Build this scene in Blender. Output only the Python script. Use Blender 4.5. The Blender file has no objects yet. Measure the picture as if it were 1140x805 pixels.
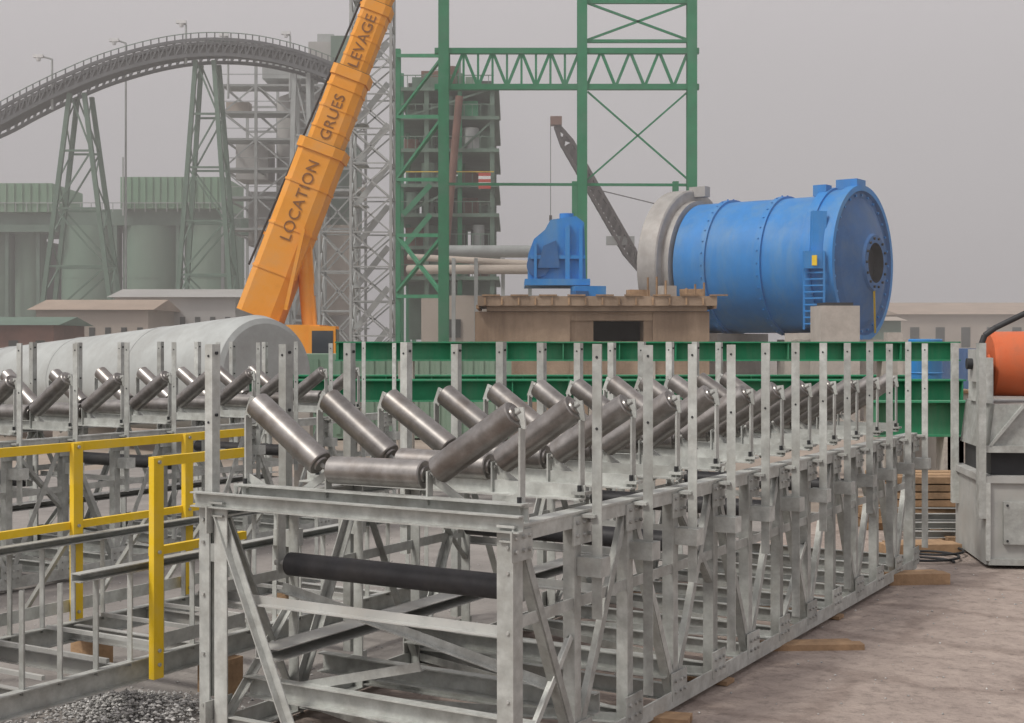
import bpy, bmesh, math, random
from mathutils import Vector, Matrix
random.seed(7)
S=bpy.context.scene
V=Vector
H=2.7; F=1500.0
def W(px,py,Y):            # survey helper: bearing/elevation measured at a known distance -> metres
    return V(((px-570)/F*Y, Y, H+(380-py)/F*Y))

# ---------------------------------------------------------------- materials
def mat(name,col,rough=0.6,metal=0.0,var=0.18,scale=3.0,bump=0.0,bscale=30,dirt=None,dirtamt=0.5,dscale=1.2,streak=False,spec=0.4,isl=0.0):
    m=bpy.data.materials.new(name); m.use_nodes=True
    nt=m.node_tree; N=nt.nodes; L=nt.links
    b=N['Principled BSDF']
    tc=N.new('ShaderNodeTexCoord')
    n=N.new('ShaderNodeTexNoise'); n.inputs['Scale'].default_value=scale; n.inputs['Detail'].default_value=5; n.inputs['Roughness'].default_value=.65
    L.new(tc.outputs['Object'],n.inputs['Vector'])
    r=N.new('ShaderNodeValToRGB')
    lo=[max(0,c*(1-var)) for c in col]; hi=[min(1,c*(1+var)) for c in col]
    r.color_ramp.elements[0].position=.3; r.color_ramp.elements[1].position=.7
    r.color_ramp.elements[0].color=(*lo,1); r.color_ramp.elements[1].color=(*hi,1)
    L.new(n.outputs['Fac'],r.inputs['Fac'])
    out=r.outputs['Color']
    if dirt:
        mp=N.new('ShaderNodeMapping'); L.new(tc.outputs['Object'],mp.inputs['Vector'])
        if streak: mp.inputs['Scale'].default_value=(1,1,.15)
        n2=N.new('ShaderNodeTexNoise'); n2.inputs['Scale'].default_value=dscale; n2.inputs['Detail'].default_value=7; n2.inputs['Roughness'].default_value=.7
        L.new(mp.outputs[0],n2.inputs['Vector'])
        r2=N.new('ShaderNodeValToRGB'); r2.color_ramp.elements[0].position=.45; r2.color_ramp.elements[1].position=.72
        r2.color_ramp.elements[1].color=(dirtamt,)*3+(1,)
        L.new(n2.outputs['Fac'],r2.inputs['Fac'])
        mx=N.new('ShaderNodeMixRGB'); L.new(r2.outputs['Color'],mx.inputs['Fac']); L.new(out,mx.inputs[1]); mx.inputs[2].default_value=(*dirt,1)
        out=mx.outputs[0]
    if isl>0:
        ge=N.new('ShaderNodeNewGeometry');mr=N.new('ShaderNodeMapRange');mr.inputs['To Min'].default_value=1-isl;mr.inputs['To Max'].default_value=1+isl*.6
        L.new(ge.outputs['Random Per Island'],mr.inputs['Value'])
        vm=N.new('ShaderNodeVectorMath');vm.operation='SCALE';L.new(out,vm.inputs[0]);L.new(mr.outputs[0],vm.inputs['Scale']);out=vm.outputs[0]
    L.new(out,b.inputs['Base Color'])
    b.inputs['Roughness'].default_value=rough; b.inputs['Metallic'].default_value=metal
    b.inputs['Specular IOR Level'].default_value=spec
    if bump>0:
        n3=N.new('ShaderNodeTexNoise'); n3.inputs['Scale'].default_value=bscale; n3.inputs['Detail'].default_value=4
        L.new(tc.outputs['Object'],n3.inputs['Vector'])
        bp=N.new('ShaderNodeBump'); bp.inputs['Strength'].default_value=bump; bp.inputs['Distance'].default_value=.03
        L.new(n3.outputs['Fac'],bp.inputs['Height']); L.new(bp.outputs[0],b.inputs['Normal'])
    return m
GALV=mat('galvanised_steel',(.45,.47,.45),.5,.15,.22,9,dirt=(.28,.275,.25),dirtamt=.7,dscale=4,isl=.25)
GALVD=mat('galvanised_dull',(.41,.42,.405),.6,.1,.22,6,dirt=(.26,.245,.22),dirtamt=.7,dscale=3,isl=.2)
ROLL=mat('roller_steel',(.27,.26,.25),.34,.75,.3,6,dirt=(.16,.135,.115),dirtamt=.7,dscale=5,isl=.2)
ROLLB=mat('roller_black',(.045,.046,.05),.5,.2,.3,6,dirt=(.13,.12,.11),dirtamt=.5)
DARK=mat('dark_steel',(.04,.042,.045),.6,.3)
YEL=mat('yellow_paint',(.78,.53,.02),.5,0,.12,5,dirt=(.5,.38,.12),dirtamt=.5,dscale=5)
GREEN=mat('green_paint',(.022,.23,.11),.6,0,.2,2,dirt=(.15,.22,.16),dirtamt=.7,dscale=1.5,streak=True)
GREENF=mat('green_steel_weathered',(.02,.22,.10),.7,0,.15,1,dirt=(.10,.22,.15),dirtamt=.5,dscale=.8)
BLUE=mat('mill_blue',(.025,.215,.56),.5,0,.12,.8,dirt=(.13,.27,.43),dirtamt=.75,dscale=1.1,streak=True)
BLUED=mat('mill_blue_shaded',(.03,.12,.31),.55,0,.2,.8,dirt=(.09,.16,.27),dirtamt=.6)  # darker mill blue: shade on the head away from the sun, put into the colour
RING=mat('machined_ring',(.40,.39,.37),.55,.25,.15,1.5,dirt=(.25,.22,.2),dirtamt=.6)
CONC=mat('concrete_formed',(.33,.25,.18),.9,0,.2,.9,.4,12,dirt=(.18,.13,.09),dirtamt=.9,dscale=.7,streak=True)
CONCL=mat('concrete_light',(.44,.41,.37),.9,0,.15,1,.3,12,dirt=(.27,.24,.21),dirtamt=.6)
ORG=mat('crane_orange',(.80,.33,.03),.55,0,.12,1,dirt=(.55,.30,.12),dirtamt=.6,dscale=1)
DUCT=mat('duct_plate',(.38,.405,.40),.65,.05,.12,.8,.15,4,dirt=(.27,.275,.265),dirtamt=.7,dscale=.9)
LAT=mat('lattice_grey',(.38,.40,.39),.7,.1,.15,1,isl=.15)
TRE=mat('trestle_greygreen',(.14,.21,.165),.8,0,.15,1)
ARCH=mat('conveyor_cover_grey',(.11,.115,.12),.8,0,.2,1)
SILO=mat('silo_plate',(.46,.45,.43),.8,0,.1,.3,dirt=(.33,.32,.29),dirtamt=.5,dscale=.3,streak=True)
GRB=mat('green_cladding',(.19,.34,.22),.8,0,.1,.3,dirt=(.29,.36,.28),dirtamt=.6,dscale=.3,streak=True)
GRS=mat('green_silo_plate',(.18,.28,.21),.8,0,.12,.3,dirt=(.28,.33,.27),dirtamt=.6,dscale=.25,streak=True)
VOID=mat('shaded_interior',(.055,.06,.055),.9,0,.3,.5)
REDB=mat('rust_panels',(.19,.10,.075),.85,0,.3,.7)
TAN=mat('tan_render',(.47,.41,.35),.9,0,.12,.3,dirt=(.37,.31,.26),dirtamt=.5)
ROOF=mat('roof_sheet',(.42,.33,.26),.85,0,.15,.4)
WOOD=mat('timber',(.35,.23,.135),.85,0,.3,4,.3,30,dirt=(.2,.14,.09),dirtamt=.7,isl=.3)
ORED=mat('pulley_orange_red',(.58,.13,.045),.55,0,.15,4,dirt=(.30,.11,.06),dirtamt=.6,dscale=4)
WHITE=mat('white_paint',(.75,.75,.74),.6,0,.05)
REDP=mat('red_paint',(.5,.07,.05),.6,0,.1)
CRD=mat('far_crane_grey',(.055,.045,.045),.8,0,.2)
RUB=mat('tyre_rubber',(.02,.02,.02),.9,0,.2)
GLASS=mat('cab_glass',(.03,.04,.05),.1,0,.1,spec=.8)
STONE=mat('gravel_stone',(.42,.42,.41),.85,0,.5,25,isl=.4)

# ---------------------------------------------------------------- mesh builder
def lp(w,h,t): return [(0,0),(w,0),(w,t),(t,t),(t,h),(0,h)]
def cp(w,h,t): return [(0,-h/2),(w,-h/2),(w,-h/2+t),(t,-h/2+t),(t,h/2-t),(w,h/2-t),(w,h/2),(0,h/2)]
def ip(w,h,t): 
    a=w/2;b=h/2;c=t/2
    return [(-a,-b),(a,-b),(a,-b+t),(c,-b+t),(c,b-t),(a,b-t),(a,b),(-a,b),(-a,b-t),(-c,b-t),(-c,-b+t),(-a,-b+t)]
def rp(w,h): return [(-w/2,-h/2),(w/2,-h/2),(w/2,h/2),(-w/2,h/2)]
class B:
    def __init__(s): s.v=[];s.f=[];s.m=[];s.sm=[];s.mats=[]
    def mi(s,m):
        if m not in s.mats: s.mats.append(m)
        return s.mats.index(m)
    def add(s,vs,fs,m,sm=False):
        o=len(s.v); s.v+= [tuple(x) for x in vs]; k=s.mi(m)
        for f in fs: s.f.append([i+o for i in f]); s.m.append(k); s.sm.append(sm)
    def prof(s,p0,p1,pts,m,up=(0,0,1)):
        p0=V(p0);p1=V(p1);d=(p1-p0).normalized();u=V(up)
        x=d.cross(u)
        if x.length<1e-3: x=d.cross(V((0,1,0)))
        x.normalize(); y=x.cross(d)
        n=len(pts)
        vs=[p0+x*a+y*b for a,b in pts]+[p1+x*a+y*b for a,b in pts]
        fs=[[i,(i+1)%n,(i+1)%n+n,i+n] for i in range(n)]+[list(range(n))[::-1],list(range(n,2*n))]
        s.add(vs,fs,m)
    def beam(s,p0,p1,w,h,m,up=(0,0,1)): s.prof(p0,p1,rp(w,h),m,up)
    def box(s,c,sz,m,rz=0):
        c=V(c);R=Matrix.Rotation(rz,3,'Z');vs=[]
        for z in(-1,1):
            for y,x in((-1,-1),(-1,1),(1,1),(1,-1)): vs.append(c+R@V((x*sz[0]/2,y*sz[1]/2,z*sz[2]/2)))
        s.add(vs,[[3,2,1,0],[4,5,6,7],[0,1,5,4],[1,2,6,5],[2,3,7,6],[3,0,4,7]],m)
    def lathe(s,o,ax,pr,m,n=24,closed=True):
        o=V(o);ax=V(ax).normalized();u=V((0,0,1)) if abs(ax.z)<.9 else V((1,0,0))
        x=ax.cross(u).normalized();y=x.cross(ax)
        for (a0,r0),(a1,r1) in zip(pr[:-1],pr[1:]):
            vs=[]
            for a,r in((a0,r0),(a1,r1)):
                for i in range(n):
                    t=2*math.pi*i/n; vs.append(o+ax*a+(x*math.cos(t)+y*math.sin(t))*max(r,1e-4))
            s.add(vs,[[i,(i+1)%n,(i+1)%n+n,i+n] for i in range(n)],m,True)
    def cyl(s,p0,p1,r,m,n=12,r1=None):
        p0=V(p0);p1=V(p1);l=(p1-p0).length;r1=r if r1 is None else r1
        s.lathe(p0,p1-p0,[(0,0),(0,r),(l,r1),(l,0)],m,n)
    def obj(s,name,parent=None,col=True):
        me=bpy.data.meshes.new(name); me.from_pydata(s.v,[],s.f)
        for m in s.mats: me.materials.append(m)
        me.polygons.foreach_set('material_index',s.m); me.polygons.foreach_set('use_smooth',s.sm)
        bm=bmesh.new();bm.from_mesh(me);bmesh.ops.recalc_face_normals(bm,faces=bm.faces);bm.to_mesh(me);bm.free()
        me.update()
        o=bpy.data.objects.new(name,me);S.collection.objects.link(o)
        if parent: o.parent=parent
        return o
def empty(name,loc=(0,0,0),rz=0):
    e=bpy.data.objects.new(name,None);S.collection.objects.link(e);e.location=loc;e.rotation_euler=(0,0,rz);return e

# ---------------------------------------------------------------- conveyor gallery (local: x across, y along)
ANG=-math.atan(890/1500)
C0=V((0.04,7.85,0))
SP=0.76; NP=12; WD=2.35; TC=1.63
def zv(b,x,y,z0,z1,w,sx=1,sy=1,m=GALV,t=.012):
    pts=[(0,0),(w*sx,0),(w*sx,t*sy),(t*sx,t*sy),(t*sx,w*sy),(0,w*sy)]
    vs=[(x+a,y+c,z0) for a,c in pts]+[(x+a+random.uniform(-.004,.004),y+c,z1) for a,c in pts]; n=6
    b.add(vs,[[i,(i+1)%n,(i+1)%n+n,i+n] for i in range(n)]+[list(range(n)),list(range(n,2*n))],m)
def make_gallery():
    b=B(); LN=SP*NP
    for sx,x in((-1,0.0),(1,-WD)):
        b.prof((x,-.06,TC-.1),(x,LN+.06,TC-.1),[(0,0),(-.1*-sx,0),(-.1*-sx,.012),(-.012*-sx,.012),(-.012*-sx,.1),(0,.1)],GALV)
        b.beam((x+sx*.05,-.07,TC-.006),(x+sx*.05,LN+.07,TC-.006),.12,.014,GALV)
        b.beam((x,-.06,.11),(x,LN+.06,.11),.014,.12,GALV); b.beam((x+sx*.05,-.06,.055),(x+sx*.05,LN+.06,.055),.1,.014,GALV)
        for i in range(NP+1):
            y=i*SP
            w=.11 if i in(0,NP) else .085
            zv(b,x+sx*.014,y-.04,.06,TC-.015,w,sx,1)
            b.box((x-sx*.006,y+.02,.2),(.012,.26,.2),GALV); b.box((x-sx*.006,y+.02,TC-.12),(.012,.24,.18),GALV)
            for k in(-.06,.03,.1):
                for zz in(.16,.24,TC-.15,TC-.07): b.cyl((x-sx*.012,y+k,zz),(x-sx*.03,y+k,zz),.013,GALVD,6)
            if not(i==0 and sx==-1):
                xo=x-sx*.07
                jit=random.uniform(-.014,.014)
                zv(b,xo,y+.03,.95 if i%2 else .3,2.685+jit,.07,-sx,1,t=.009)
                b.box((x-sx*.07,y+.055,1.28),(.17,.13,.12),GALV); b.box((x-sx*.04,y+.055,1.6),(.13,.11,.02),GALV)
                for zz in(2.62,2.2): b.cyl((xo-sx*.0,y+.065,zz),(xo+sx*.012,y+.065,zz),.012,DARK,6)
                for zz in(2.6,2.15): b.cyl((xo-sx*.035,y+.03,zz),(xo-sx*.035,y+.026,zz),.009,DARK,8)
            if i<NP:
                y2=y+SP
                a,c=(.14,TC-.12) if i%2 else (TC-.12,.14)
                b.prof((x+sx*.02,y+.04,a),(x+sx*.02,y2-.04,c),lp(.065*sx,.065,.009),GALV)
                if i%3==0: b.prof((x+sx*.03,y+.04,c),(x+sx*.03,y2-.04,(a+c)/2),lp(.05*sx,.05,.008),GALV)
        b.beam((x+sx*.03,0,1.05),(x+sx*.03,LN,1.05),.012,.07,GALV)
    for i in range(NP+1):
        y=i*SP
        b.prof((-WD+.02,y+.02,.14),(-.02,y+.02,.14),cp(.05,.12,.008),GALV)
        if i%2==0:
            b.prof((-WD+.03,y+.08,.95),(-.03,y+.08,.95),lp(.06,.06,.008),GALVD)
        if i<NP:
            q=(-WD+.06,-.06) if i%2 else (-.06,-WD+.06)
            b.prof((q[0],y+.06,.11),(q[1],y+SP-.02,.11),lp(.06,.06,.008),GALV)
    b.prof((-WD-.16,-.03,TC+.01),(.05,-.03,TC+.01),cp(.06,.1,.009),GALV)
    zv(b,-WD-.14,-.02,.06,TC-.03,.09,1,1)
    for zz in(.25,.6,1.0,1.35,1.5):
        b.cyl((-WD-.1,-.02,zz),(-WD-.1,-.035,zz),.011,GALVD,8)
        b.cyl((-.05,-.04,zz),(-.05,-.05,zz),.011,GALVD,8)
    b.prof((-WD+.02,.0,TC-.1),(-WD+.62,.0,.2),lp(.06,.06,.009),GALV)
    b.prof((-.9,.3,.6),(-WD+.1,.3,.25),lp(.06,.06,.009),GALV)
    b.prof((-WD+.1,.55,.95),(-.1,.9,.4),lp(.06,.06,.009),GALV)
    for y in(.3,1.1,2.2): 
        b.prof((-WD+.03,y,.34),(-.03,y,.34),cp(.08,.14,.009),GALV)
    b.prof((-WD+.25,.1,.62),(-WD+.25,LN-.2,.62),cp(.2,.08,.006),GALVD,)
    fr=b.obj('truss_frame')
    r=B(); k=B()
    cx=-1.105
    for i in range(NP):
        y=i*SP+.12; 
        k.prof((-WD+.06,y,TC+.06),(-.02,y,TC+.06),lp(.1,.09,.01),GALV) if i else k.prof((-WD+.12,y,TC+.055),(-.0,y,TC+.055),cp(.09,.12,.01),GALV)
        zc=1.87; hl=.375; wl=.68
        def roller(p0,p1,rad):
            p0=V(p0);p1=V(p1);d=(p1-p0).normalized();l=(p1-p0).length
            r.lathe(p0,d,[(0,.0),(0,rad*.55),(.012,rad*.6),(.012,rad*.93),(.02,rad),(l-.02,rad),(l-.012,rad*.93),(l-.012,rad*.6),(l,rad*.55),(l,0)],ROLL,20)
            k.cyl(p0-d*.035,p0,.016,GALVD,8); k.cyl(p1,p1+d*.035,.016,GALVD,8)
        roller((cx-hl,y,zc),(cx+hl,y,zc+random.uniform(-.008,.008)),.09)
        for sg in(-1,1):
            ce=math.radians(34+random.uniform(-1.5,1.5))
            a=V((cx+sg*(hl+.075),y+.0,zc+.03)); e=a+V((sg*math.cos(ce),0,math.sin(ce)))*wl
            roller(a,e,.09)
            k.beam((cx+sg*(hl+.02),y,TC+.06),(cx+sg*(hl+.02),y,zc+.03),.06,.012,GALV,up=(1,0,0))
            k.beam((cx+sg*(hl+.03),y+.03,zc-.02),(cx+sg*(hl+.26),y+.03,TC+.08),.05,.012,GALV,up=(0,1,0))
            t=e+V((sg*.03,0,.015))
            xo=min(t.x+sg*.05,-.05) if sg>0 else t.x+sg*.04
            k.beam((xo,y,TC+.05),(xo,y,t.z-.1),.06,.014,GALV,up=(1,0,0))
            k.beam((xo,y,t.z-.11),(t.x-sg*.01,y,t.z+.02),.06,.014,GALV,up=(0,1,0))
            k.beam((xo,y,TC+.16),(xo-sg*.22,y+.02,TC+.05),.05,.01,GALV,up=(0,1,0))
            k.box((xo,y,TC+.1),(.1,.1,.02),GALV); k.cyl((xo,y-.03,TC+.1),(xo,y-.03,TC+.15),.014,DARK,6)
    for i in range(0,NP,3):
        y=i*SP+.42
        r.lathe((-2.08,y,1.17),(1,0,0),[(0,0),(0,.03),(.01,.08),(1.8,.08),(1.81,.03),(1.81,0)],ROLLB,20)
        for x in(-2.15,-.2): k.beam((x,y,1.1),(x,y,1.56),.08,.014,GALV,up=(1,0,0))
        k.cyl((-2.2,y,1.17),(-.15,y,1.17),.02,GALVD,8)
    ro=r.obj('idler_rollers'); br=k.obj('idler_brackets')
    return fr,ro,br
fr,ro,br=make_gallery()
g=empty('conveyor_gallery',C0,ANG)
for o in(fr,ro,br): o.parent=g
def gal_copy(t,s):
    d=V((math.sin(-ANG),math.cos(-ANG),0)); c=V((math.cos(-ANG),-math.sin(-ANG),0))
    e=empty('conveyor_gallery.001',C0+c*t+d*s,ANG)
    for o in(fr,ro,br):
        n=bpy.data.objects.new(o.name+'_b',o.data);S.collection.objects.link(n);n.parent=e
gal_copy(-8.0,.6)

# ---------------------------------------------------------------- walkway with yellow guard rail
e=empty('walkway_gallery',C0,ANG)
y_=B(); gg=B()
def rail(x,s0,s1,posts,endp=True):
    for z in(1.84,1.2): y_.beam((x,s0,z),(x,s1,z),.045,.07 if z>1.5 else .06,YEL)
    y_.beam((x,s0,.55),(x,s1,.55),.01,.1,GALV)
    for s in posts:
        y_.beam((x+.035,s,.3),(x+.035,s,1.87),.05,.095,YEL,up=(0,1,0))
        for z in(1.84,1.2,.4,.5): y_.cyl((x+.062,s,z),(x+.075,s,z),.014,GALVD,6)
rail(-4.72,-4.5,2.9,[-4.2,-2.9,-1.65,-.4,.86,2.12])
rail(-3.14,.17,1.15,[.19])
for x in(-4.66,-3.25):
    gg.prof((x,-5 if x<-4 else -1.6,.36),(x,4.2,.36),cp(.07,.16,.01),GALV)
    s=-4.8 if x<-4 else -1.5
    while s<4.1:
        zv(gg,x,s,.40,1.08,.045,1,1,t=.008); s+=.31
    gg.prof((x,-5 if x<-4 else -.45,1.1),(x,4.2,1.1),cp(.09,.06,.008),GALV)
    for s in(-1.2,1.0,3.5): gg.box((x,s,.14),(.3,.18,.276),WOOD)
for s in[-4+i*.8 for i in range(10)]:
    gg.prof((-4.66,s,.36),(-3.25,s,.36),cp(.05,.12,.008),GALVD)
    gg.prof((-5.2,s,.45),(-4.72,s+.1,1.15),lp(.05,.05,.008),GALV)
for i in range(0,60,4): gg.beam((-4.6+.02,-4+i*.14,.455),(-3.3,-4+i*.14,.455),.03,.03,GALVD)
y_.obj('guard_rail',e); gg.obj('walkway_frame',e)

# ---------------------------------------------------------------- ground
def plane(name,x0,x1,y0,y1,z,m,rz=0,piv=(0,0)):
    b=B(); b.add([(x0,y0,0),(x1,y0,0),(x1,y1,0),(x0,y1,0)],[[0,1,2,3]],m); o=b.obj(name); o.location=(piv[0],piv[1],z); o.rotation_euler=(0,0,rz); return o
DIRT=mat('dirt',(.30,.255,.215),.95,0,.22,.35,.8,6,dirt=(.20,.17,.145),dirtamt=.8,dscale=.15)
SLAB=mat('dusty_concrete',(.35,.295,.26),.95,0,.14,3.5,.7,22,dirt=(.23,.19,.17),dirtamt=.75,dscale=.9)
nt=SLAB.node_tree;N=nt.nodes;L=nt.links;bs=N['Principled BSDF']
src=bs.inputs['Base Color'].links[0].from_socket
tc=[n for n in N if n.type=='TEX_COORD'][0]
nz=N.new('ShaderNodeTexNoise');nz.inputs['Scale'].default_value=.9;nz.inputs['Detail'].default_value=8;nz.inputs['Roughness'].default_value=.65
L.new(tc.outputs['Object'],nz.inputs['Vector'])
va=N.new('ShaderNodeMixRGB');va.blend_type='ADD';va.inputs[0].default_value=1.1
L.new(tc.outputs['Object'],va.inputs[1]);L.new(nz.outputs['Color'],va.inputs[2])
bk=N.new('ShaderNodeTexBrick');bk.inputs['Scale'].default_value=1;bk.inputs['Brick Width'].default_value=2.6;bk.inputs['Row Height'].default_value=1.5
bk.inputs['Mortar Size'].default_value=.16;bk.inputs['Mortar Smooth'].default_value=1
bk.inputs['Color1'].default_value=(1,1,1,1);bk.inputs['Color2'].default_value=(.95,.95,.95,1);bk.inputs['Mortar'].default_value=(.6,.57,.56,1)
L.new(va.outputs[0],bk.inputs['Vector'])
mu=N.new('ShaderNodeMixRGB');mu.blend_type='MULTIPLY';mu.inputs[0].default_value=.6
L.new(src,mu.inputs[1]);L.new(bk.outputs['Color'],mu.inputs[2])
vo=N.new('ShaderNodeTexNoise');vo.inputs['Scale'].default_value=9;vo.inputs['Detail'].default_value=6;vo.inputs['Roughness'].default_value=.7;L.new(tc.outputs['Object'],vo.inputs['Vector'])
vr=N.new('ShaderNodeValToRGB');vr.color_ramp.elements[0].position=.34;vr.color_ramp.elements[1].position=.5;vr.color_ramp.elements[0].color=(.6,.6,.6,1)
L.new(vo.outputs['Fac'],vr.inputs['Fac'])
m2=N.new('ShaderNodeMixRGB');m2.blend_type='MULTIPLY';m2.inputs[0].default_value=.75;L.new(mu.outputs[0],m2.inputs[1]);L.new(vr.outputs[0],m2.inputs[2])
L.new(m2.outputs[0],bs.inputs['Base Color'])
ASPH=mat('grey_yard',(.26,.245,.23),.95,0,.25,.8,.5,20,dirt=(.17,.16,.155),dirtamt=.7,dscale=.5)
plane('ground',-1500,1500,-50,2500,0,DIRT)
plane('yard_pavement',-18,-2.6,-2,14,.004,ASPH,ANG,(C0.x,C0.y))
plane('concrete_pavement',-2.6,9,-6,13,.004,SLAB,ANG,(C0.x,C0.y))

def plank(name,x,y,l,w,h,rz,z=.004,m=WOOD):
    b=B();b.box((0,0,h/2),(l,w,h),m,0);b.box((.05,w*.9,h/2),(l*.8,w*.7,h*.8),m,.06);o=b.obj(name);o.location=(x,y,z);o.rotation_euler=(0,0,rz);return o
plank('timber_plank',2.5,11.8,1.15,.14,.05,.05)
plank('timber_plank.001',4.5,15.0,.7,.2,.12,.1)
plank('timber_plank.002',1.0,9.5,.5,.12,.06,-.3)
plank('timber_plank.003',5.2,17.2,1.0,.3,.12,.1)
for i,(s,) in enumerate([(.2,),(3.2,),(6.1,),(9.0,)]):
    d=V((math.sin(-ANG),math.cos(-ANG),0)); c=V((math.cos(-ANG),-math.sin(-ANG),0)); p=C0+d*s-c*1.25
    b=B();b.box((0,0,.02),(2.6,.16,.032),WOOD);o=b.obj('timber_sleeper'+('' if i==0 else '.%03d'%i));o.location=(p.x,p.y,.006);o.rotation_euler=(0,0,ANG)
def stones(name,n,fx,loc,s0,s1):
    b=B()
    for i in range(n):
        x,yy,z=fx(); s=random.uniform(s0,s1);vs=[]
        for q in((1,0,0),(-1,0,0),(0,1,0),(0,-1,0),(0,0,1),(0,0,-1)): vs.append((x+q[0]*s*random.uniform(.6,1.3),yy+q[1]*s*random.uniform(.6,1.3),z+s*.4+q[2]*s*random.uniform(.5,1)))
        b.add(vs,[[0,2,4],[2,1,4],[1,3,4],[3,0,4],[2,0,5],[1,2,5],[3,1,5],[0,3,5]],STONE)
    o=b.obj(name);o.location=loc
def gf():
    a=random.random()*6.283;r=abs(random.gauss(0,.33));return r*math.cos(a)*1.5,r*math.sin(a),max(0,.2*(1-r/.75))*random.random()
stones('gravel_pile',2600,gf,(-2.75,9.6,.004),.008,.022)
stones('loose_gravel',1300,lambda:(random.uniform(-6,7),random.uniform(-1.5,9),0),(0,9.5,.004),.005,.014)

# loose galvanised sections beyond the gallery end, cable lying over them
b=B()
for i in range(9):
    b.prof((random.uniform(-.2,.2),i*.22,.1+.09*(i%3)),(2.6+random.uniform(-.4,.4),i*.2+random.uniform(-.1,.1),.1+.09*(i%3)),cp(.08,.09,.008),GALVD)
b.box((.6,.9,.04),(.15,2.2,.08),WOOD);b.box((2.1,.9,.04),(.15,2.2,.08),WOOD)
o=b.obj('steel_section_stack');o.location=(5.3,18.2,.0)
b=B();pp=[]
for i in range(60):
    t=i/59; pp.append(V((5.0+.35*math.cos(t*15)*(1-.3*t)+t*.5,16.3+.25*math.sin(t*15)+t*.8,.03+.05*t)))
for p,q in zip(pp[:-1],pp[1:]): b.cyl(p,q,.016,DARK,6)
b.obj('cable_coil')

# ---------------------------------------------------------------- green girders on stands
def girder(name,x0,x1,Y,z,h,w):
    b=B();b.prof((x0,Y,z),(x1,Y,z),[(a,c) for a,c in ip(w,h,.025)],GREEN)
    n=int((x1-x0)/.9)
    for i in range(n+1):
        x=x0+.05+(x1-x0-.1)*i/n; b.box((x,Y,z),(.02,w*.9,h-.055),GREEN)
    for x in(x0+1.2,(x0+x1)/2,x1-1.2): b.box((x,Y,(z-h/2)/2),(.25,.4,z-h/2-.005),CONCL)
    return b.obj(name)
girder('green_girder',-3.0,7.6,23.0,2.53,.33,.35)
girder('green_girder.001',-4.6,7.35,22.0,1.90,.36,.4)
girder('green_girder.002',-4.3,8.3,26.5,1.86,.36,.4)
girder('green_girder.003',5.6,8.1,21.0,1.5,.55,.4)
b=B()
for i in range(5): b.box((0,i*.35-.7,.06+.0),(3.2,.12,.1),WOOD)
for i in range(4): b.box((-1.4+i*.9,0,.16+.0),(.2,1.7,.09),WOOD)
for i in range(5): b.box((0,i*.35-.7,.26),(3.2,.2,.1),WOOD)
for i in range(3):
    for j in range(4): b.box((.3+random.uniform(-.1,.1),i*.4-.5,.37+j*.11),(2.9,.3,.09),WOOD)
o=b.obj('timber_stack');o.location=(6.6,20.0,0)
b=B()
b.lathe((0,0,0),(0,0,1),[(0,0),(0,.29),(.28,.29),(.29,.305),(.31,.29),(.58,.29),(.6,.305),(.62,.29),(.88,.29),(.89,.27),(.87,.0)],BLUE,20)
o=b.obj('steel_drum');o.location=(7.3,23.8,1.85-.0)
b=B();b.box((0,0,.9),(1.6,.9,1.8),CONCL);b.box((0,0,1.82),(1.7,1.0,.05),WOOD);o=b.obj('concrete_block');o.location=(7.3,23.9,0)

# ---------------------------------------------------------------- big duct lying on cradles
p0=V((-17.0,41,1.35));p1=V((-5.5,30.2,1.95))
ax=(p1-p0);Ld=ax.length
b=B()
pr=[(0,0),(0,.95)]
for i in range(1,4):
    a=Ld*i/4;r=.95+(1.36-.95)*i/4; pr+=[(a-.05,r),(a-.04,r+.015),(a+.04,r+.015),(a+.05,r)]
pr+=[(Ld-.35,1.36),(Ld-.05,1.27),(Ld,1.15),(Ld,0)]
b.lathe(p0,ax,pr,DUCT,64)
for f in(.15,.5,.85):
    q=p0+ax*f; b.box((q.x,q.y,(q.z-.7)/2),(1.6,.5,q.z-.7),CONCL,0)
b.obj('steel_duct')

# ---------------------------------------------------------------- ball mill
mR=V((12.67,48.5,5.51)); AX=V((.8,-.6,0)); LM=5.85; o0=mR-AX*LM
e=empty('ball_mill')
b=B()
b.lathe(o0,AX,[(-.7,0),(-.7,2.3),(-.6,2.5),(.5,2.5),(.5,2.59),(.75,2.59),(.75,2.5),(2.75,2.5),(2.75,2.59),(3.0,2.59),(3.0,2.5),(4.65,2.5),(4.65,2.78),(5.0,2.78),(5.0,2.7),(5.5,2.7),(5.5,2.8),(5.85,2.8),(5.85,2.6)],BLUE,96)
Z=V((0,0,1)); PX=V((.6,.8,0))
for a in(.62,2.87):
    for j in range(36):
        t=2*math.pi*j/36; d=PX*math.cos(t)+Z*math.sin(t); p=o0+AX*a+d*2.58; b.cyl(p,p+d*.05,.035,BLUE,6)
b.obj('shell',e)
b=B()
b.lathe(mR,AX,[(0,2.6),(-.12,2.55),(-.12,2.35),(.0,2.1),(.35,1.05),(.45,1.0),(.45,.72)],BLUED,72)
b.lathe(mR,AX,[(.45,.72),(.1,.7),(.0,.0)],DARK,48)
for j in range(28):
    t=2*math.pi*j/28;d=PX*math.cos(t)+Z*math.sin(t)
    for rr,a in((2.45,-.12),(.88,.44)):
        if rr<1 and j%2: continue
        b.cyl(mR+d*rr+AX*a,mR+d*rr+AX*(a+.07),.05,BLUE if rr>1 else DARK,6)
b.beam(mR+AX*.42+PX*-.1+Z*-.95,mR+AX*.06+PX*.9+Z*-2.5,.07,.05,YEL)
b.obj('discharge_head',e)
b=B()
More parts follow.
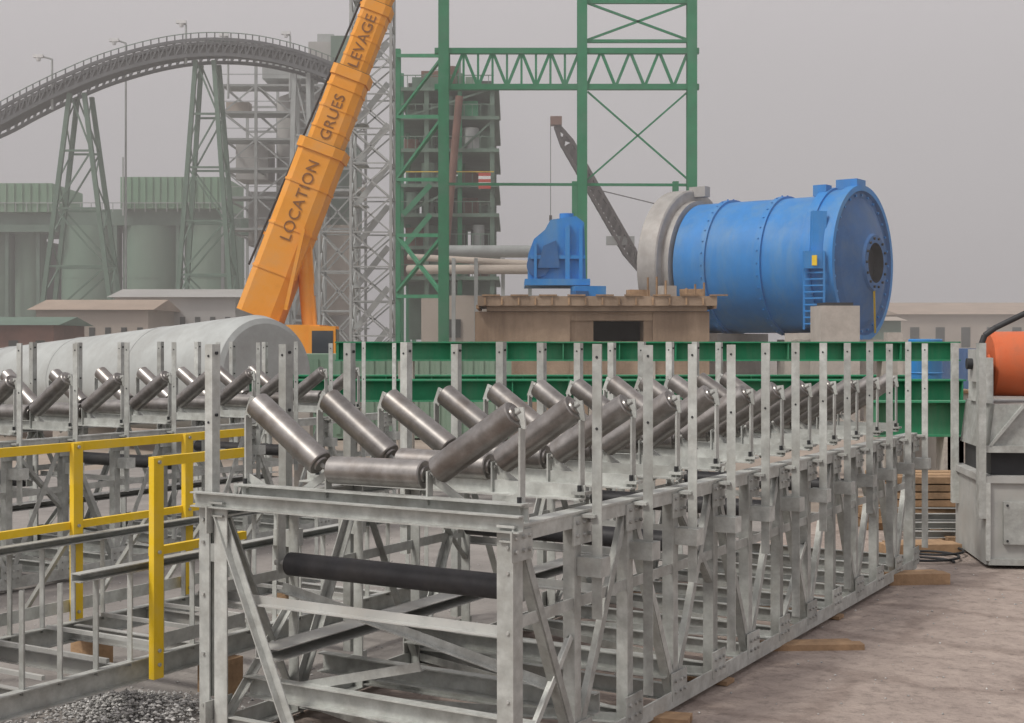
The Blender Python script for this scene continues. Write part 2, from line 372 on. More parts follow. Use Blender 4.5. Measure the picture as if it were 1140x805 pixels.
b.lathe(o0,AX,[(-1.85,1.6),(-1.85,3.02),(-1.8,3.08),(-1.05,3.08),(-1.0,3.02),(-1.0,1.6)],RING,96)
b.lathe(o0,AX,[(-1.0,2.65),(-.72,2.65),(-.72,1.5)],RING,72)
b.lathe(o0,AX,[(-2.6,0),(-2.6,.9),(-1.9,1.1),(-1.8,1.7)],RING,48)
for j in range(30):
    t=2*math.pi*j/30;d=PX*math.cos(t)+Z*math.sin(t); p=o0+AX*-1.85+d*2.7; b.cyl(p,p-AX*.06,.06,DARK,6)
b.box(o0-AX*.85+Z*3.0,(.7,.4,.4),RING,-.64)
b.obj('girth_ring',e)
b=B()
fp=mR-AX*.6-PX*2.95
for zz in range(9): 
    q=fp+Z*(-2.2+zz*.22); b.beam(q-AX*.35,q+AX*.35,.06,.05,BLUE)
for s in(-.37,.37): b.beam(fp+AX*s+Z*-2.4,fp+AX*s+Z*.3,.07,.07,BLUE,up=(0,1,0))
b.beam(fp+Z*-.3,fp+Z*.3,.7,.25,BLUE,up=(0,1,0))
b.beam(fp-PX*.14+Z*-.2,fp-PX*.14+Z*.15,.35,.04,YEL,up=PX)
b.beam(fp+PX*.3+Z*.3,fp+PX*.4+Z*1.7,.5,.3,BLUE,up=(0,1,0))
b.box(mR-AX*.5+Z*2.85,(.8,.8,.35),BLUE,-.64); b.box(mR-AX*1.2-PX*.9+Z*2.6,(.5,.5,.4),BLUE,-.64)
b.obj('inspection_ladder',e)
b=B()
for a in(.4,4.4):
    q=o0+AX*a; b.box((q.x,q.y,1.5),(1.3,4.2,2.98),CONCL,math.atan2(-.6,.8))
q=mR-AX*.3; b.box((q.x-.2,q.y,1.38),(4.6,3.6,2.76),CONCL,0)
b.box((11.0,45.9,1.95),(1.35,1.1,3.9),CONCL,.1)
b.box((11.0,45.9,3.95),(1.0,.8,.12),DARK,.1)
b.box((12.9,45.6,1.5),(.5,.5,3.0),CONCL); 
b.obj('concrete_saddles',e)

# pedestal with drive
e=empty('drive_foundation')
b=B()
b.box((2.85,47.3,4.05),(8.0,4.6,.32),CONC)
b.box((2.85,47.3,3.8),(7.4,4.2,.18),CONC)
for x,w in((.0+.35,3.2),(5.7,1.9)): b.box((x+.0,47.3,1.85),(w,3.8,3.7),CONC)
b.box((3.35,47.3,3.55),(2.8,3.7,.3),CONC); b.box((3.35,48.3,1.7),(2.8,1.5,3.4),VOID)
b.box((2.35,46.2,1.7),(.8,1.3,3.4),CONC);b.box((4.6,46.2,1.7),(.3,1.3,3.4),CONC)
b.box((3.35,47.0,1.4),(2.79,3.4,2.6),CONC)
for i in range(9): b.beam((-1.0+i*.95,44.98,4.24),(-1.0+i*.95+.6,44.98,4.24),.08,.05,WOOD)
for i in range(14): b.beam((-.9+i*.56,44.97,3.92),(-.9+i*.56,44.97,4.16),.05,.05,WOOD,up=(0,1,0))
for x in(-1.15,6.8): b.beam((x,45.1,3.86),(x,49.4,3.86),.1,.12,WOOD)
for x in(5.2,5.9,6.5,4.6,4.9,6.2): b.cyl((x,45.6,4.2),(x,45.6,4.2+random.uniform(.3,.7)),.04,WOOD,6)
b.box((4.3,46,4.33),(.7,.5,.25),WOOD,.2); b.box((5.3,46.2,4.4),(.5,.5,.4),CONCL,.4); b.box((6.2,46.5,4.35),(.8,.4,.3),WOOD,-.2)
b.obj('foundation',e)
b=B()
def xz(pts,Y,y0,y1,m):
    vs=[];n=len(pts)
    for yy in(y0,y1): vs+=[((px-570)/F*Y,yy,H+(380-py)/F*Y) for px,py in pts]
    b.add(vs,[[i,(i+1)%n,(i+1)%n+n,i+n] for i in range(n)]+[list(range(n)),list(range(n,2*n))],m)
xz([(588,318),(588,284),(594,268),(606,258),(612,247),(640,243),(649,250),(651,318)],47,46.2,48.6,BLUE)
xz([(584,319),(584,312),(655,312),(655,319)],47,45.9,48.9,BLUE)
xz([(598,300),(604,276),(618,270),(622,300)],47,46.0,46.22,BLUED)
xz([(594,312),(594,275),(597,272),(597,312)],47,46.0,46.22,BLUE)
xz([(628,312),(628,256),(633,252),(633,312)],47,46.02,46.22,BLUE)
xz([(643,312),(643,256),(647,252),(647,312)],47,46.02,46.22,BLUE)
xz([(590,290),(590,286),(650,286),(650,290)],47,46.05,46.22,BLUE)
b.cyl((.9,46.1,5.3),(.9,46.25,5.3),.4,BLUED,20)
b.cyl((1.9,47,6.9),(1.9,47,7.15),.25,BLUE,14)
b.box((2.6,46.0,4.4),(1.1,.6,.36),BLUE,.2); b.box((2.3,45.6,4.3),(.5,.3,.2),BLUED,.5)
b.obj('gearbox',e)

# ---------------------------------------------------------------- green steel frame
e=empty('green_steel_frame'); b=B(); Y=62
def col(px,y0,y1,w=.5,Yc=Y,m=GREENF):
    a=W(px,y0,Yc);c=W(px,y1,Yc); 
    if y1>380: c.z=0
    b.prof(c,a,ip(w,w,.06),m,up=(0,1,0))
def mem(x0,y0,x1,y1,w=.16,Yc=Y,Y1=None,m=GREENF): b.beam(W(x0,y0,Yc),W(x1,y1,Y1 or Yc),w,w,m)
col(494,-200,390,.48);col(648,-200,390,.45);col(770,-200,390,.45)
for yy in(57,97): mem(484,yy,778,yy,.26)
xs=[500+ i*(645-500)/9 for i in range(10)]
for i in range(9):
    mem(xs[i],57 if i%2 else 97,xs[i+1],97 if i%2 else 57,.13); mem(xs[i],60,xs[i],95,.1)
xs=[653+ i*(766-653)/7 for i in range(8)]
for i in range(7):
    mem(xs[i],57 if i%2 else 97,xs[i+1],97 if i%2 else 57,.13)
mem(650,46,770,46,.15);mem(650,2,770,2,.18);mem(650,46,770,2,.1);mem(650,-60,770,2,.1);mem(650,2,770,46,.1)
mem(654,102,766,200,.08);mem(654,200,766,102,.08);mem(500,205,770,206,.12);
for yy in(-60,-130): mem(498,yy,770,yy,.25)
Yr=69
for px in(442,):
    col(px,55,390,.38,Yr)
def side(y0,y1,w=.2): b.beam(W(494,y0,Y),W(442,y1,Yr),w,w,GREENF)
for yy in(62,130,200,262,330): side(yy,yy,.17)
side(130,200,.16);side(262,325,.16);side(330,262,.16);side(62,130,.13)
for px in(640,752): 
    b.prof(V(((px-570)/F*70,70,0)),V(((px-570)/F*70,70,11.0)),ip(.3,.3,.05),GREENF,up=(0,1,0))
b.obj('steelwork',e)

# ---------------------------------------------------------------- lattice helpers
def lattice(b,cx,cy,w,z0,z1,ph,mw,m,bw=None,w1=None):
    bw=bw or mw*.6; w1=w if w1 is None else w1
    n=max(1,round((z1-z0)/ph)); C=((-1,-1),(1,-1),(1,1),(-1,1))
    def p(i,k): 
        f=i/n; ww=w+(w1-w)*f; return V((cx+C[k][0]*ww/2,cy+C[k][1]*ww/2,z0+(z1-z0)*f))
    for k in range(4):
        b.beam(p(0,k),p(n,k),mw,mw,m,up=(0,1,0))
        for i in range(n):
            b.beam(p(i,k),p(i+1,(k+1)%4),bw,bw,m); b.beam(p(i,(k+1)%4),p(i+1,k),bw,bw,m); b.beam(p(i+1,k),p(i+1,(k+1)%4),bw,bw,m)
b=B(); lattice(b,(415-570)/F*58,58,1.7,0,22,1.5,.11,LAT,.06)
for i in range(12):
    z=1.5+i*1.75; cx=(415-570)/F*58; b.box((cx-.5,58,z),(.6,1.0,.06),LAT)
    b.beam((cx-.7,57.7,z),(cx+.7,57.7,z+1.75),.06,.25,LAT)
b.obj('lattice_stair_tower')
b=B()
lattice(b,(378-570)/F*76,76,2.0,0,11,2.2,.14,LAT,.08)
b.box(((378-570)/F*76,76,11.1),(2.4,2.4,.15),LAT)
b.obj('lattice_mast')

# ---------------------------------------------------------------- process building
e=empty('process_building'); b=B(); Yb=78; k=Yb/F
X=lambda px:(px-570)*k
Zy=lambda py:H+(380-py)*k
for px in(447,475,512,548):
    for yy in(Yb,Yb+5,Yb+10): b.beam((X(px),yy,0),(X(px),yy,Zy(82 if px<530 else 100)),.26,.26,TRE if px in(548,475) else GREENF,up=(0,1,0))
FL=(100,132,168,207,240,276,310)
for py in FL:
    b.box(((X(447)+X(548))/2,Yb+5,Zy(py)),(X(548)-X(447)+.8,10.6,.2),TRE)
    b.beam((X(445),Yb-.3,Zy(py-15)),(X(550),Yb-.3,Zy(py-15)),.05,.05,YEL if py==207 else TRE)
    for q in range(445,552,9): b.beam((X(q),Yb-.3,Zy(py)),(X(q),Yb-.3,Zy(py-15)),.04,.04,TRE,up=(0,1,0))
def pan(x0,x1,y0,y1,m,dy=1.2,th=3): b.box(((X(x0)+X(x1))/2,Yb+dy+th/2,(Zy(y0)+Zy(y1))/2),(abs(X(x1)-X(x0)),th,abs(Zy(y1)-Zy(y0))),m)
R2=random.Random(3)
for fi,py in enumerate(FL):
    x=449
    while x<540:
        w=R2.uniform(10,30); h=R2.uniform(14,27)
        if x+w>546: w=546-x
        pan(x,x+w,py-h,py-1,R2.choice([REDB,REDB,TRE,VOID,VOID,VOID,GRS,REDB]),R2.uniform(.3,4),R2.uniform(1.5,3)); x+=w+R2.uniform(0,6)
    a=R2.uniform(450,535); b.cyl((X(a),Yb+.4,Zy(py)),(X(a),Yb+.4,Zy(py-26)),R2.uniform(.3,.6),R2.choice([LAT,REDB,TRE]),16)
    b.beam((X(R2.choice([447,475,512])),Yb-.1,Zy(py)),(X(R2.choice([475,512,548])),Yb-.1,Zy(py-33)),.12,.12,R2.choice([GREENF,TRE]))
pan(505,532,112,131,GREENF,.1,2);pan(458,500,84,99,TRE,.5);pan(452,545,312,378,TRE,2)
b.cyl((X(495),Yb-.8,Zy(300)),(X(512),Yb-.8,Zy(110)),.22,REDB,12)
b.beam((X(450),Yb-.6,Zy(276)),(X(480),Yb-.6,Zy(240)),.1,.3,GREENF);b.beam((X(480),Yb-.6,Zy(207)),(X(450),Yb-.6,Zy(240)),.1,.3,GREENF)
b.cyl((X(488),Yb+3,Zy(84)),(X(488),Yb+3,Zy(66)),.35,LAT,14)
b.obj('tower_structure',e)
b=B()
for i in range(5):
    b.box((X(540),Yb-1.2,Zy(211)+i*.18),(.7,.1,.18),WHITE if i%2 else REDP)
b.beam((X(534),Yb-1,Zy(212)),(X(534),Yb+1,Zy(212)),.1,.1,TRE);b.beam((X(546),Yb-1,Zy(212)),(X(546),Yb+1,Zy(212)),.1,.1,TRE)
b.obj('striped_barrier_panel',e)
b=B()
b.cyl(W(455,300,75),W(600,300,70),.25,TAN,20);b.cyl(W(455,286,75),W(592,294,71),.18,TAN,20)
b.cyl(W(500,280,76),W(592,280,76),.35,LAT,20)
for px in(505,530,560,590): 
    q=W(px,300,72); b.beam((q.x,q.y,0),(q.x,q.y,q.z+.6),.2,.2,LAT,up=(0,1,0))
b.box((-1.2,75,2.6),(7.5,3,5.2),TAN)
b.box((-1.2,73.45,1.5),(1.2,.1,3),VOID);b.box((1,73.45,3.4),(1.2,.1,1),VOID);b.box((-3.4,73.45,3.4),(1.2,.1,1),VOID)
b.obj('pipe_rack')

# ---------------------------------------------------------------- mobile crane
e=empty('mobile_crane'); b=B(); Yc=46
A=W(290,352,Yc); T=W(447,-60,Yc)
dirb=(T-A).normalized()
tot=(T-A).length
nrm=V((-dirb.z,0,dirb.x))
segs=[(0,.46,1.5),(.44,.66,1.2),(.64,.84,.95),(.82,1.0,.75)]
for i,(f0,f1,w) in enumerate(segs):
    p=A+dirb*tot*f0;q=A+dirb*tot*f1
    pts=[(-w*.42,-w/2),(w*.42,-w/2),(w*.5,-w*.3),(w*.5,w*.36),(w*.38,w/2),(-w*.38,w/2),(-w*.5,w*.36),(-w*.5,-w*.3)]
    b.prof(p,q,pts,ORG,up=nrm)
    b.prof(q-dirb*.35,q,[(a*1.09,c*1.09) for a,c in pts],ORG,up=nrm)
    b.prof(q-dirb*.1,q+dirb*.02,[(a*1.03,c*1.03) for a,c in pts],DARK,up=nrm)
    for j in range(3):
        m_=p+(q-p)*(.25+.25*j); b.prof(m_,m_+dirb*.08,[(a*1.04,c*1.04) for a,c in pts],ORG,up=nrm)
b.cyl(A+nrm*1.0+dirb*1.5,T+nrm*.55,.04,DARK,6)
for f in(.2,.45,.65,.83): 
    c=A+dirb*tot*f; b.beam(c+nrm*.4,c+nrm*(1.0-.45*f),.1,.1,ORG)
mid=A+dirb*tot*.2
b.cyl(W(347,400,Yc),mid+V((.5,0,-.4)),.24,ORG,16); b.cyl(W(348,330,Yc),mid+V((.35,0,0)),.16,LAT,12)
b.beam(W(349,410,Yc),W(340,270,Yc),.35,.4,ORG)
b.beam(W(318,345,Yc-.9),W(338,255,Yc-.9),.12,.12,ORG)
b.obj('telescopic_boom',e)
b=B()
tx=-8.0
b.box((tx+.2,Yc,2.6),(2.8,2.4,1.3),ORG);b.box((tx-1.8,Yc,2.4),(1.2,2.6,.9),DARK);b.box((tx+1.7,Yc-.9,2.5),(.9,.9,1.4),ORG)
b.box((tx+1.72,Yc-1.36,2.65),(.7,.02,.8),GLASS);b.box((tx+2.16,Yc-.9,2.7),(.02,.7,.8),GLASS)
b.cyl((tx,Yc,1.9),(tx,Yc,2.0),1.1,DARK,24)
b.box((tx-.5,Yc,1.55),(11,2.5,.7),ORG);b.box((tx+5.8,Yc,1.4),(2.0,2.5,1.5),ORG);b.box((tx+5.9,Yc-1.26,1.75),(1.3,.02,.6),GLASS);b.box((tx+6.81,Yc,1.75),(.02,2.1,.6),GLASS)
for i in range(5):
    for s in(-1,1):
        x=tx-5+i*2.3; b.cyl((x,Yc+s*.85,.62),(x,Yc+s*1.3,.62),.62,RUB,24); b.cyl((x,Yc+s*1.3,.62),(x,Yc+s*1.32,.62),.3,LAT,16)
for x in(tx-3.9,tx+3.0):
    for s in(-1,1): b.beam((x,Yc,1.3),(x,Yc+s*3.2,1.3),.3,.3,ORG); b.cyl((x,Yc+s*3.1,0.05),(x,Yc+s*3.1,1.3),.12,LAT,10); b.box((x,Yc+s*3.1,.05),(.7,.7,.09),DARK)
b.obj('carrier',e)
LET=mat('lettering_dark',(.24,.11,.04),.7)
def lettering(txt,f,size,off):
    cu=bpy.data.curves.new('lettering','FONT');cu.body=txt;cu.size=size;cu.extrude=.006;cu.align_x='LEFT';cu.align_y='CENTER';cu.space_character=1.05
    cu.materials.append(LET)
    o=bpy.data.objects.new('boom_lettering',cu);S.collection.objects.link(o)
    xax=dirb;yax=nrm;zax=xax.cross(yax)
    M=Matrix((xax,yax,zax)).transposed().to_4x4(); M.translation=A+dirb*tot*f+V((0,-off,0)); o.matrix_world=M; o.parent=e
lettering('LEVAGE',.665,.52,.50); lettering('GRUES',.47,.52,.62); lettering('LOCATION',.20,.54,.775)
b=B()
b.cyl(T-dirb*1.0+V((.6,-.1,0)),V((T.x-.35,Yc-.1,20)),.03,DARK,6)
b.obj('hoist_rope',e)

# far crane
e=empty('crawler_crane'); b=B(); Yf=95
def lboom(p0,p1,w,m,n=16):
    p0=V(p0);p1=V(p1);d=(p1-p0).normalized();u=V((0,1,0));s=d.cross(u).normalized()
    C=[(1,1),(1,-1),(-1,-1),(-1,1)]
    def q(i,k):
        f=i/n; ww=w*(min(1,.3+f*6,.3+(1-f)*6))/2; return p0+(p1-p0)*f+s*C[k][0]*ww+u*C[k][1]*ww
    for k in range(4):
        for i in range(n): b.beam(q(i,k),q(i+1,k),.2,.2,m); b.beam(q(i,k),q(i+1,(k+1)%4),.18,.18,m)
lboom(W(712,300,Yf),W(620,140,Yf),.75,CRD)
b.beam(W(716,305,Yf+.3),W(632,161,Yf+.3),.35,.4,CRD)
b.box(W(619,135,Yf),(.8,.8,.6),REDB)
b.cyl(W(613,136,Yf),W(613,240,Yf),.025,CRD,6); b.box(W(613,243,Yf),(.2,.2,.4),CRD)
q=W(715,310,Yf); b.box((q.x+1,Yf,3.3),(6,3.2,3),CRD); b.box((q.x-3,Yf-1,3),(1.5,1.4,2),CRD)
for s in(-1,1): b.box((q.x,Yf+s*2,.7),(7,.9,1.4),DARK)
b.cyl(q+V((3,0,0)),q+V((2,0,5)),.15,CRD,8); b.cyl(q+V((2,0,5)),W(660,210,Yf),.04,CRD,6)
b.beam(W(675,268,Yf),W(706,268,Yf),.6,.6,LAT)
b.obj('lattice_boom_and_body',e)

# ---------------------------------------------------------------- arched conveyor
e=empty('arched_conveyor'); b=B(); Ya=90; k=Ya/F
P=[(-160,205),(-100,180),(-50,158),(0,137),(30,121),(60,106),(100,88),(130,77),(165,67),(200,60),(235,57),(270,58),(300,62),(330,69),(355,77),(378,86)]
def cr(P,n=4):
    o=[]
    for i in range(len(P)-1):
        a=P[max(0,i-1)];p=P[i];q=P[i+1];c=P[min(len(P)-1,i+2)]
        for j in range(n):
            t=j/n
            o.append(tuple(.5*((2*p[d])+(q[d]-a[d])*t+(2*a[d]-5*p[d]+4*q[d]-c[d])*t*t+(-a[d]+3*p[d]-3*q[d]+c[d])*t**3) for d in(0,1)))
    o.append(P[-1]);return o
Q=cr(P)
for i,(x0,y0) in enumerate(Q[:-1]):
    x1,y1=Q[i+1]
    for dy in(-1.3,1.3):
        a=W(x0,y0,Ya)+V((0,dy,0));c=W(x1,y1,Ya)+V((0,dy,0))
        up=V((0,0,.5))
        b.beam(a+up,c+up,.16,.2,ARCH);b.beam(a-up,c-up,.16,.22,ARCH);b.beam(a-up,c+up,.1,.1,ARCH);b.beam(a-up,a+up*1.9,.07,.07,ARCH,up=(0,1,0))
        b.beam(a+up*1.9,c+up*1.9,.05,.05,TRE)
    a=W(x0,y0,Ya);c=W(x1,y1,Ya)
    b.beam(a+V((0,0,-.1)),c+V((0,0,-.1)),1.5,.5,VOID)
    b.beam(a+V((0,0,.36)),c+V((0,0,.36)),1.7,.2,ARCH)
b.obj('curved_gallery',e)
b=B()
def trestle(tx0,tx1,ty,bx0,bx1,n,m=TRE):
    def p(px,py,s): 
        return V(((px-570)*k,Ya+s,max(0,H+(380-py)*k)))
    yb=380+H/k
    def at(f,side,s): 
        t=(tx0,tx1)[side];bb=(bx0,bx1)[side]; return p(t+(bb-t)*f,ty+(yb-ty)*f,s*(.8+.5*f))
    for s in(-1,1):
        for side in(0,1): b.beam(at(0,side,s),at(1,side,s),.28,.28,m,up=(0,1,0))
        for i in range(n):
            f=i/n;g_=(i+1)/n
            b.beam(at(f,i%2,s),at(g_,1-i%2,s),.1,.1,m);b.beam(at(g_,0,s),at(g_,1,s),.13,.13,m)
    for side in(0,1):
        for i in range(2*n): b.beam(at(i/n/2,side,-1 if i%2 else 1),at((i+1)/n/2,side,1 if i%2 else -1),.08,.08,m)
trestle(82,98,106,44,140,5);trestle(221,241,70,196,268,6);trestle(330,345,85,322,352,5,LAT)
b.obj('trestles',e)

# transfer tower with silo
e=empty('transfer_tower'); b=B(); Yt=97; k=Yt/F
b.cyl((X(338),Yt+6,0),(X(338),Yt+6,Zy(95)),2.9,SILO,48);b.cyl((X(338),Yt+6,Zy(95)),(X(338),Yt+6,Zy(82)),2.9,SILO,48,1.0)
for px in(248,285,325,362,392):
    for yy in(Yt,Yt+9): b.beam((X(px),yy,0),(X(px),yy,Zy(95 if px<280 else 68)),.2,.2,LAT,up=(0,1,0))
for py in(95,125,155,188,220,255):
    for yy in(Yt,Yt+9): b.beam((X(248),yy,Zy(py)),(X(392),yy,Zy(py)),.16,.16,LAT)
    for px in(248,285,325,362,392): b.beam((X(px),Yt,Zy(py)),(X(px),Yt+9,Zy(py)),.13,.13,LAT)
    b.box((X(300),Yt+1.2,Zy(py)),(X(350)-X(250),2,.1),LAT)
    b.beam((X(248),Yt-.1,Zy(py-12)),(X(392),Yt-.1,Zy(py-12)),.05,.05,LAT)
for i,(a,c) in enumerate([(248,285),(285,325),(325,362),(362,392)]):
    for j in range(5):
        y0=[95,125,155,188,220][j];y1=[125,155,188,220,255][j]
        if (i+j)%2: b.beam((X(a),Yt,Zy(y0)),(X(c),Yt,Zy(y1)),.1,.1,LAT)
        else: b.beam((X(c),Yt,Zy(y0)),(X(a),Yt,Zy(y1)),.1,.1,LAT)
b.box((X(358),Yt+3,Zy(60)),(2.2,4,2.2),SILO);b.box((X(358),Yt+3,Zy(40)),(1.2,2,1.2),LAT)
b.box((X(316),Yt+3,Zy(75)),(3.5,4,1.2),LAT);b.box((X(378),Yt+2,Zy(55)),(1.4,3,2.2),TRE)
b.box((X(270),Yt+5,Zy(170)),(2.4,3,3.0),SILO);b.box((X(300),Yt+4,Zy(240)),(4,3,4.0),SILO);b.box((X(378),Yt+4,Zy(205)),(2,3,6.0),TRE)
b.box((X(340),Yt+2,Zy(300)),(7,3,6.5),TAN)
for i in range(14):
    b.box((X(R2.uniform(252,388)),Yt+R2.uniform(1,5),Zy(R2.choice([122,152,185,217,252])-R2.uniform(4,9))),(R2.uniform(.6,2),R2.uniform(1,2),R2.uniform(.6,1.4)),R2.choice([SILO,TRE,LAT,TAN]))
b.obj('frame_and_silo',e)

def lamp(name,px,py,Yl,zb,arm=.9):
    b=B();q=W(px,py,Yl);b.cyl((q.x,q.y,zb),(q.x,q.y,q.z),.09,LAT,8,.07);b.cyl((q.x,q.y,q.z),(q.x-arm,q.y,q.z+.25),.06,LAT,8)
    b.box((q.x-arm,q.y,q.z+.2),(.65,.3,.2),WHITE);b.cyl((q.x-arm,q.y,q.z+.12),(q.x-arm,q.y,q.z-.12),.18,WHITE,10,.12);b.obj(name)
lamp('street_lamp',58,66,89,18.0);lamp('street_lamp.001',207,28,89,21.0,.3);lamp('street_lamp.002',323,40,96,20.0,.3);lamp('street_lamp.003',254,42,96,20.0,.3);lamp('street_lamp.004',140,48,93,0,.8)

# green plant buildings
e=empty('green_silo_building'); b=B(); Yg=112; k=Yg/F
def bx(x0,x1,y0,y1,m,d0=0,dep=8):
    z1=Zy(y0);z0=max(0,Zy(y1)); b.box(((X(x0)+X(x1))/2,Yg+d0+dep/2,(z0+z1)/2),(X(x1)-X(x0),dep,z1-z0),m)
bx(-160,58,204,236,GRB);bx(-160,60,236,250,TRE,.6);bx(134,250,197,232,GRB);bx(60,250,232,250,TRE,.8)
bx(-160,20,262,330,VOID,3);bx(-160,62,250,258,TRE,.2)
for x in(-120,-85,-50,-15,20,90,160,230):
    b.cyl((X(x),Yg+3,0),(X(x),Yg+3,Zy(250)),1.28 if x<25 else 2.5,GRS,36)
    b.beam((X(x)+(1.35 if x<25 else 2.6),Yg+1,0),(X(x)+(1.35 if x<25 else 2.6),Yg+1,Zy(236)),.3,.3,TRE,up=(0,1,0))
    if x>25:
        for zz in(3,5.5,8): b.lathe((X(x),Yg+3,zz),(0,0,1),[(0,2.5),(0,2.54),(.12,2.54),(.12,2.5)],GRS,36)
for px in range(-155,58,9): b.beam((X(px),Yg-.06,Zy(236)),(X(px),Yg-.06,Zy(204)),.06,.1,GRB,up=(0,1,0))
for px in range(138,250,8): b.beam((X(px),Yg-.06,Zy(232)),(X(px),Yg-.06,Zy(197)),.06,.1,GRB,up=(0,1,0))
for px in range(-150,250,12): b.beam((X(px),Yg-.1,Zy(236)),(X(px),Yg-.1,Zy(226)),.06,.06,LAT,up=(0,1,0))
b.beam((X(-150),Yg-.1,Zy(226)),(X(250),Yg-.1,Zy(226)),.07,.07,LAT)
b.beam((X(137),Yg,Zy(240)),(X(137),Yg,Zy(175)),.12,.12,LAT,up=(0,1,0))
b.obj('silos_and_penthouse',e)
def house(name,x0,x1,y0,y1,Yh,m,rm,dep=10,win=5):
    b=B();kk=Yh/F;xa=(x0-570)*kk;xb=(x1-570)*kk;ze=H+(380-y1)*kk;zr=H+(380-y0)*kk
    b.box(((xa+xb)/2,Yh+dep/2,ze/2),(xb-xa,dep,ze),m)
    o=.4;vs=[(xa-o,Yh-o,ze),(xb+o,Yh-o,ze),(xb+o,Yh+dep+o,ze),(xa-o,Yh+dep+o,ze),(xa-o,Yh+dep/2,zr),(xb+o,Yh+dep/2,zr)]
    b.add(vs,[[0,1,5,4],[2,3,4,5],[1,2,5],[3,0,4],[0,3,2,1]],rm)
    for i in range(win):
        x=xa+(xb-xa)*(i+.5)/win; b.box((x,Yh,ze*.6),((xb-xa)/win*.35,.08,ze*.35),VOID); b.box((x,Yh-.05,ze*.6-ze*.19),((xb-xa)/win*.4,.2,.1),LAT)
    return b.obj(name)
house('site_office_building',40,165,332,345,78,TAN,ROOF,6,7)
house('storage_shed',128,262,320,331,84,SILO,SILO,6,8)
house('warehouse_building',1004,1260,333,350,120,TAN,ROOF,22,9)
house('warehouse_building.001',-60,60,352,362,70,REDB,TRE,5,4)
house('site_cabin',955,1003,352,357,100,TRE,TAN,5,2)

def container(name,x,y,l,m,rz=0):
    b=B();b.box((0,0,1.2),(l,2.4,2.3),m)
    n=int(l/.3)
    for i in range(n): b.box((-l/2+.15+i*l/n,-1.215,1.2),(.12,.03,2.05),m)
    for sx in(-1,1): b.box((sx*l/2,-1.21,1.2),(.15,.1,2.4),m)
    o=b.obj(name);o.location=(x,y,0);o.rotation_euler=(0,0,rz)
container('shipping_container',-3.2,38,6,GRS,.1);container('shipping_container.001',-5.5,50,6,REDB,-.1)
container('shipping_container.002',19.5,66,6,BLUED,.1)

# ---------------------------------------------------------------- conveyor head unit at right
e=empty('conveyor_drive_unit',(5.62,16.0,0),-.12); b=B()
def bb(x0,x1,y0,y1,z0,z1,m): b.box(((x0+x1)/2,(y0+y1)/2,(z0+z1)/2),(x1-x0,y1-y0,z1-z0),m)
bb(0,2.6,0,1.7,.05,1.02,GALVD);bb(-.04,2.64,-.04,1.74,1.02,1.1,GALVD)
bb(.1,2.6,.15,1.6,1.1,1.4,DARK)
for x in(0,.68,1.4,2.1): bb(x,x+.05,-.05,0,.1,1.02,GALV)
bb(.03,2.6,-.045,.0,.05,.12,GALV);bb(.2,.7,-.06,-.002,.3,.8,GALV)
for x in(.24,.45,.66):
    for z in(.34,.76): b.cyl((x,-.06,z),(x,-.075,z),.015,DARK,6)
pts=[(0.05,1.4),(0.12,1.95),(2.5,1.95),(2.6,1.4)]
vs=[(x,.05,z) for x,z in pts]+[(x,1.65,z) for x,z in pts]
b.add(vs,[[0,1,2,3],[4,5,6,7],[0,1,5,4],[1,2,6,5],[2,3,7,6],[3,0,4,7]],GALV)
b.beam((.05,.02,1.45),(.45,.02,1.95),.03,.08,GALV,up=(0,1,0));bb(0.0,2.6,-.02,.05,1.38,1.46,GALV)
bb(-.08,.0,-.05,.12,.6,2.68,GALV);bb(-.08,.0,1.5,1.62,.6,2.68,GALV)
bb(.08,.16,.3,1.3,1.95,2.5,GALV);bb(.02,.12,.55,1.05,2.2,2.6,GALVD)
b.obj('chute_and_frame',e)
b=B()
b.lathe((.2,.8,2.42),(1,0,0),[(0,0),(0,.1),(.02,.12),(.02,.36),(.05,.4),(1.2,.41),(2.2,.4),(2.22,.12),(2.3,0)],ORED,40)
b.cyl((-.05,.8,2.42),(.2,.8,2.42),.07,DARK,14)
b.obj('head_pulley',e)
b=B()
pth=[(-.04,.03,2.3),(-.04,.03,2.66),(.0,.03,2.77),(.12,.03,2.86),(.9,.03,3.25),(2.2,.03,3.9)]
for a,c in zip(pth[:-1],pth[1:]): b.cyl(a,c,.035,DARK,10)
for x in(.6,1.4): b.cyl((x,.03,3.1+(x-.6)*.5),(x,.03,2.0),.025,DARK,8)
b.obj('hand_rail',e)

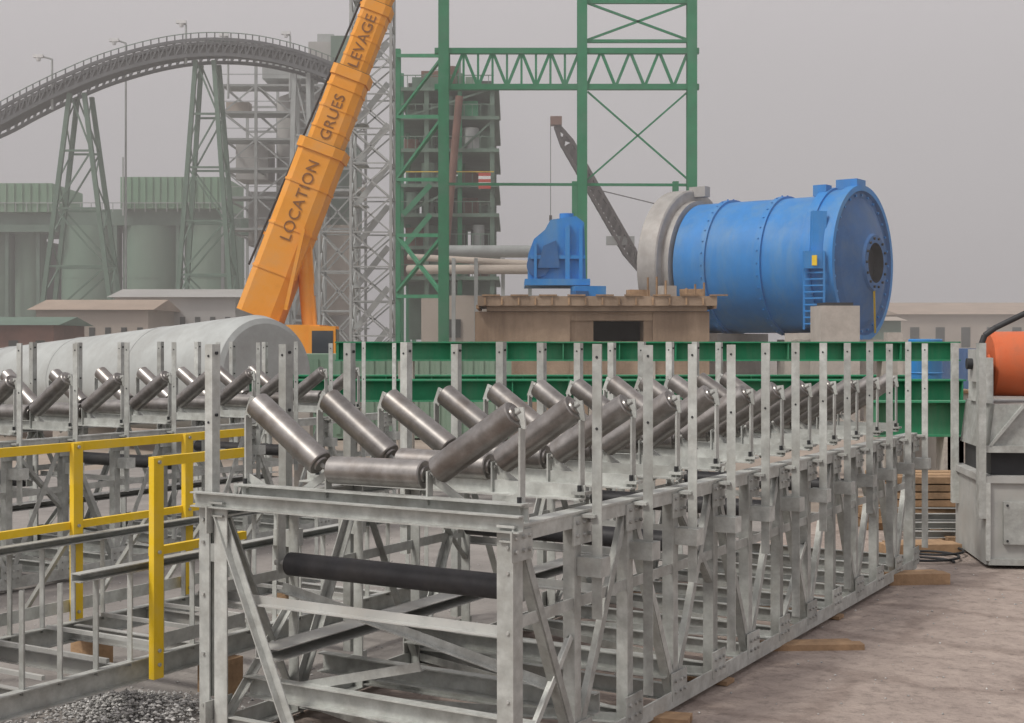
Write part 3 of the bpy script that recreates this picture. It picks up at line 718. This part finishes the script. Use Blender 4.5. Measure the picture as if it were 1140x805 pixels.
# ---------------------------------------------------------------- dust haze over the plant (real scattering volume)
HZ=bpy.data.materials.new('dust_haze');HZ.use_nodes=True;N=HZ.node_tree.nodes;N.clear()
vs_=N.new('ShaderNodeVolumeScatter');vs_.inputs['Color'].default_value=(1.0,.965,.94,1);vs_.inputs['Density'].default_value=.0055;vs_.inputs['Anisotropy'].default_value=0
mo=N.new('ShaderNodeOutputMaterial');HZ.node_tree.links.new(vs_.outputs[0],mo.inputs['Volume'])
b=B();b.box((0,160,30.0),(400,250,60.2),HZ);b.obj('dust_haze')

# ---------------------------------------------------------------- light
w=bpy.data.worlds.new('World');S.world=w;w.use_nodes=True
N=w.node_tree.nodes;L=w.node_tree.links;bg=N['Background']
sk=N.new('ShaderNodeTexSky');sk.sky_type='NISHITA';sk.sun_disc=False;sk.sun_elevation=math.radians(52);sk.sun_rotation=math.radians(-125);sk.air_density=1;sk.dust_density=6;sk.ozone_density=1
hs=N.new('ShaderNodeHueSaturation');hs.inputs['Saturation'].default_value=.2
L.new(sk.outputs[0],hs.inputs['Color'])
mx=N.new('ShaderNodeMixRGB');mx.inputs[0].default_value=.7;mx.inputs[2].default_value=(5.5,5.0,5.05,1)
L.new(hs.outputs[0],mx.inputs[1]);L.new(mx.outputs[0],bg.inputs['Color']);bg.inputs['Strength'].default_value=.15
su=bpy.data.lights.new('sun','SUN');su.energy=2.0;su.angle=math.radians(10);su.color=(1,.94,.86)
so=bpy.data.objects.new('sun',su);S.collection.objects.link(so)
az=math.radians(-125);el=math.radians(52)
sd=V((math.sin(az)*math.cos(el),math.cos(az)*math.cos(el),math.sin(el)))
so.rotation_euler=sd.to_track_quat('Z','Y').to_euler();so.location=(-20,-20,40)
S.view_settings.view_transform='Standard';S.view_settings.look='None';S.view_settings.exposure=0
cd=bpy.data.cameras.new('camera');cam=bpy.data.objects.new('camera',cd);S.collection.objects.link(cam)
cam.location=(0,0,H);cam.rotation_euler=(math.radians(90),0,0);cd.lens=36*F/1140;cd.sensor_width=36;cd.shift_y=-22.5/1140;cd.clip_end=6000
S.camera=cam
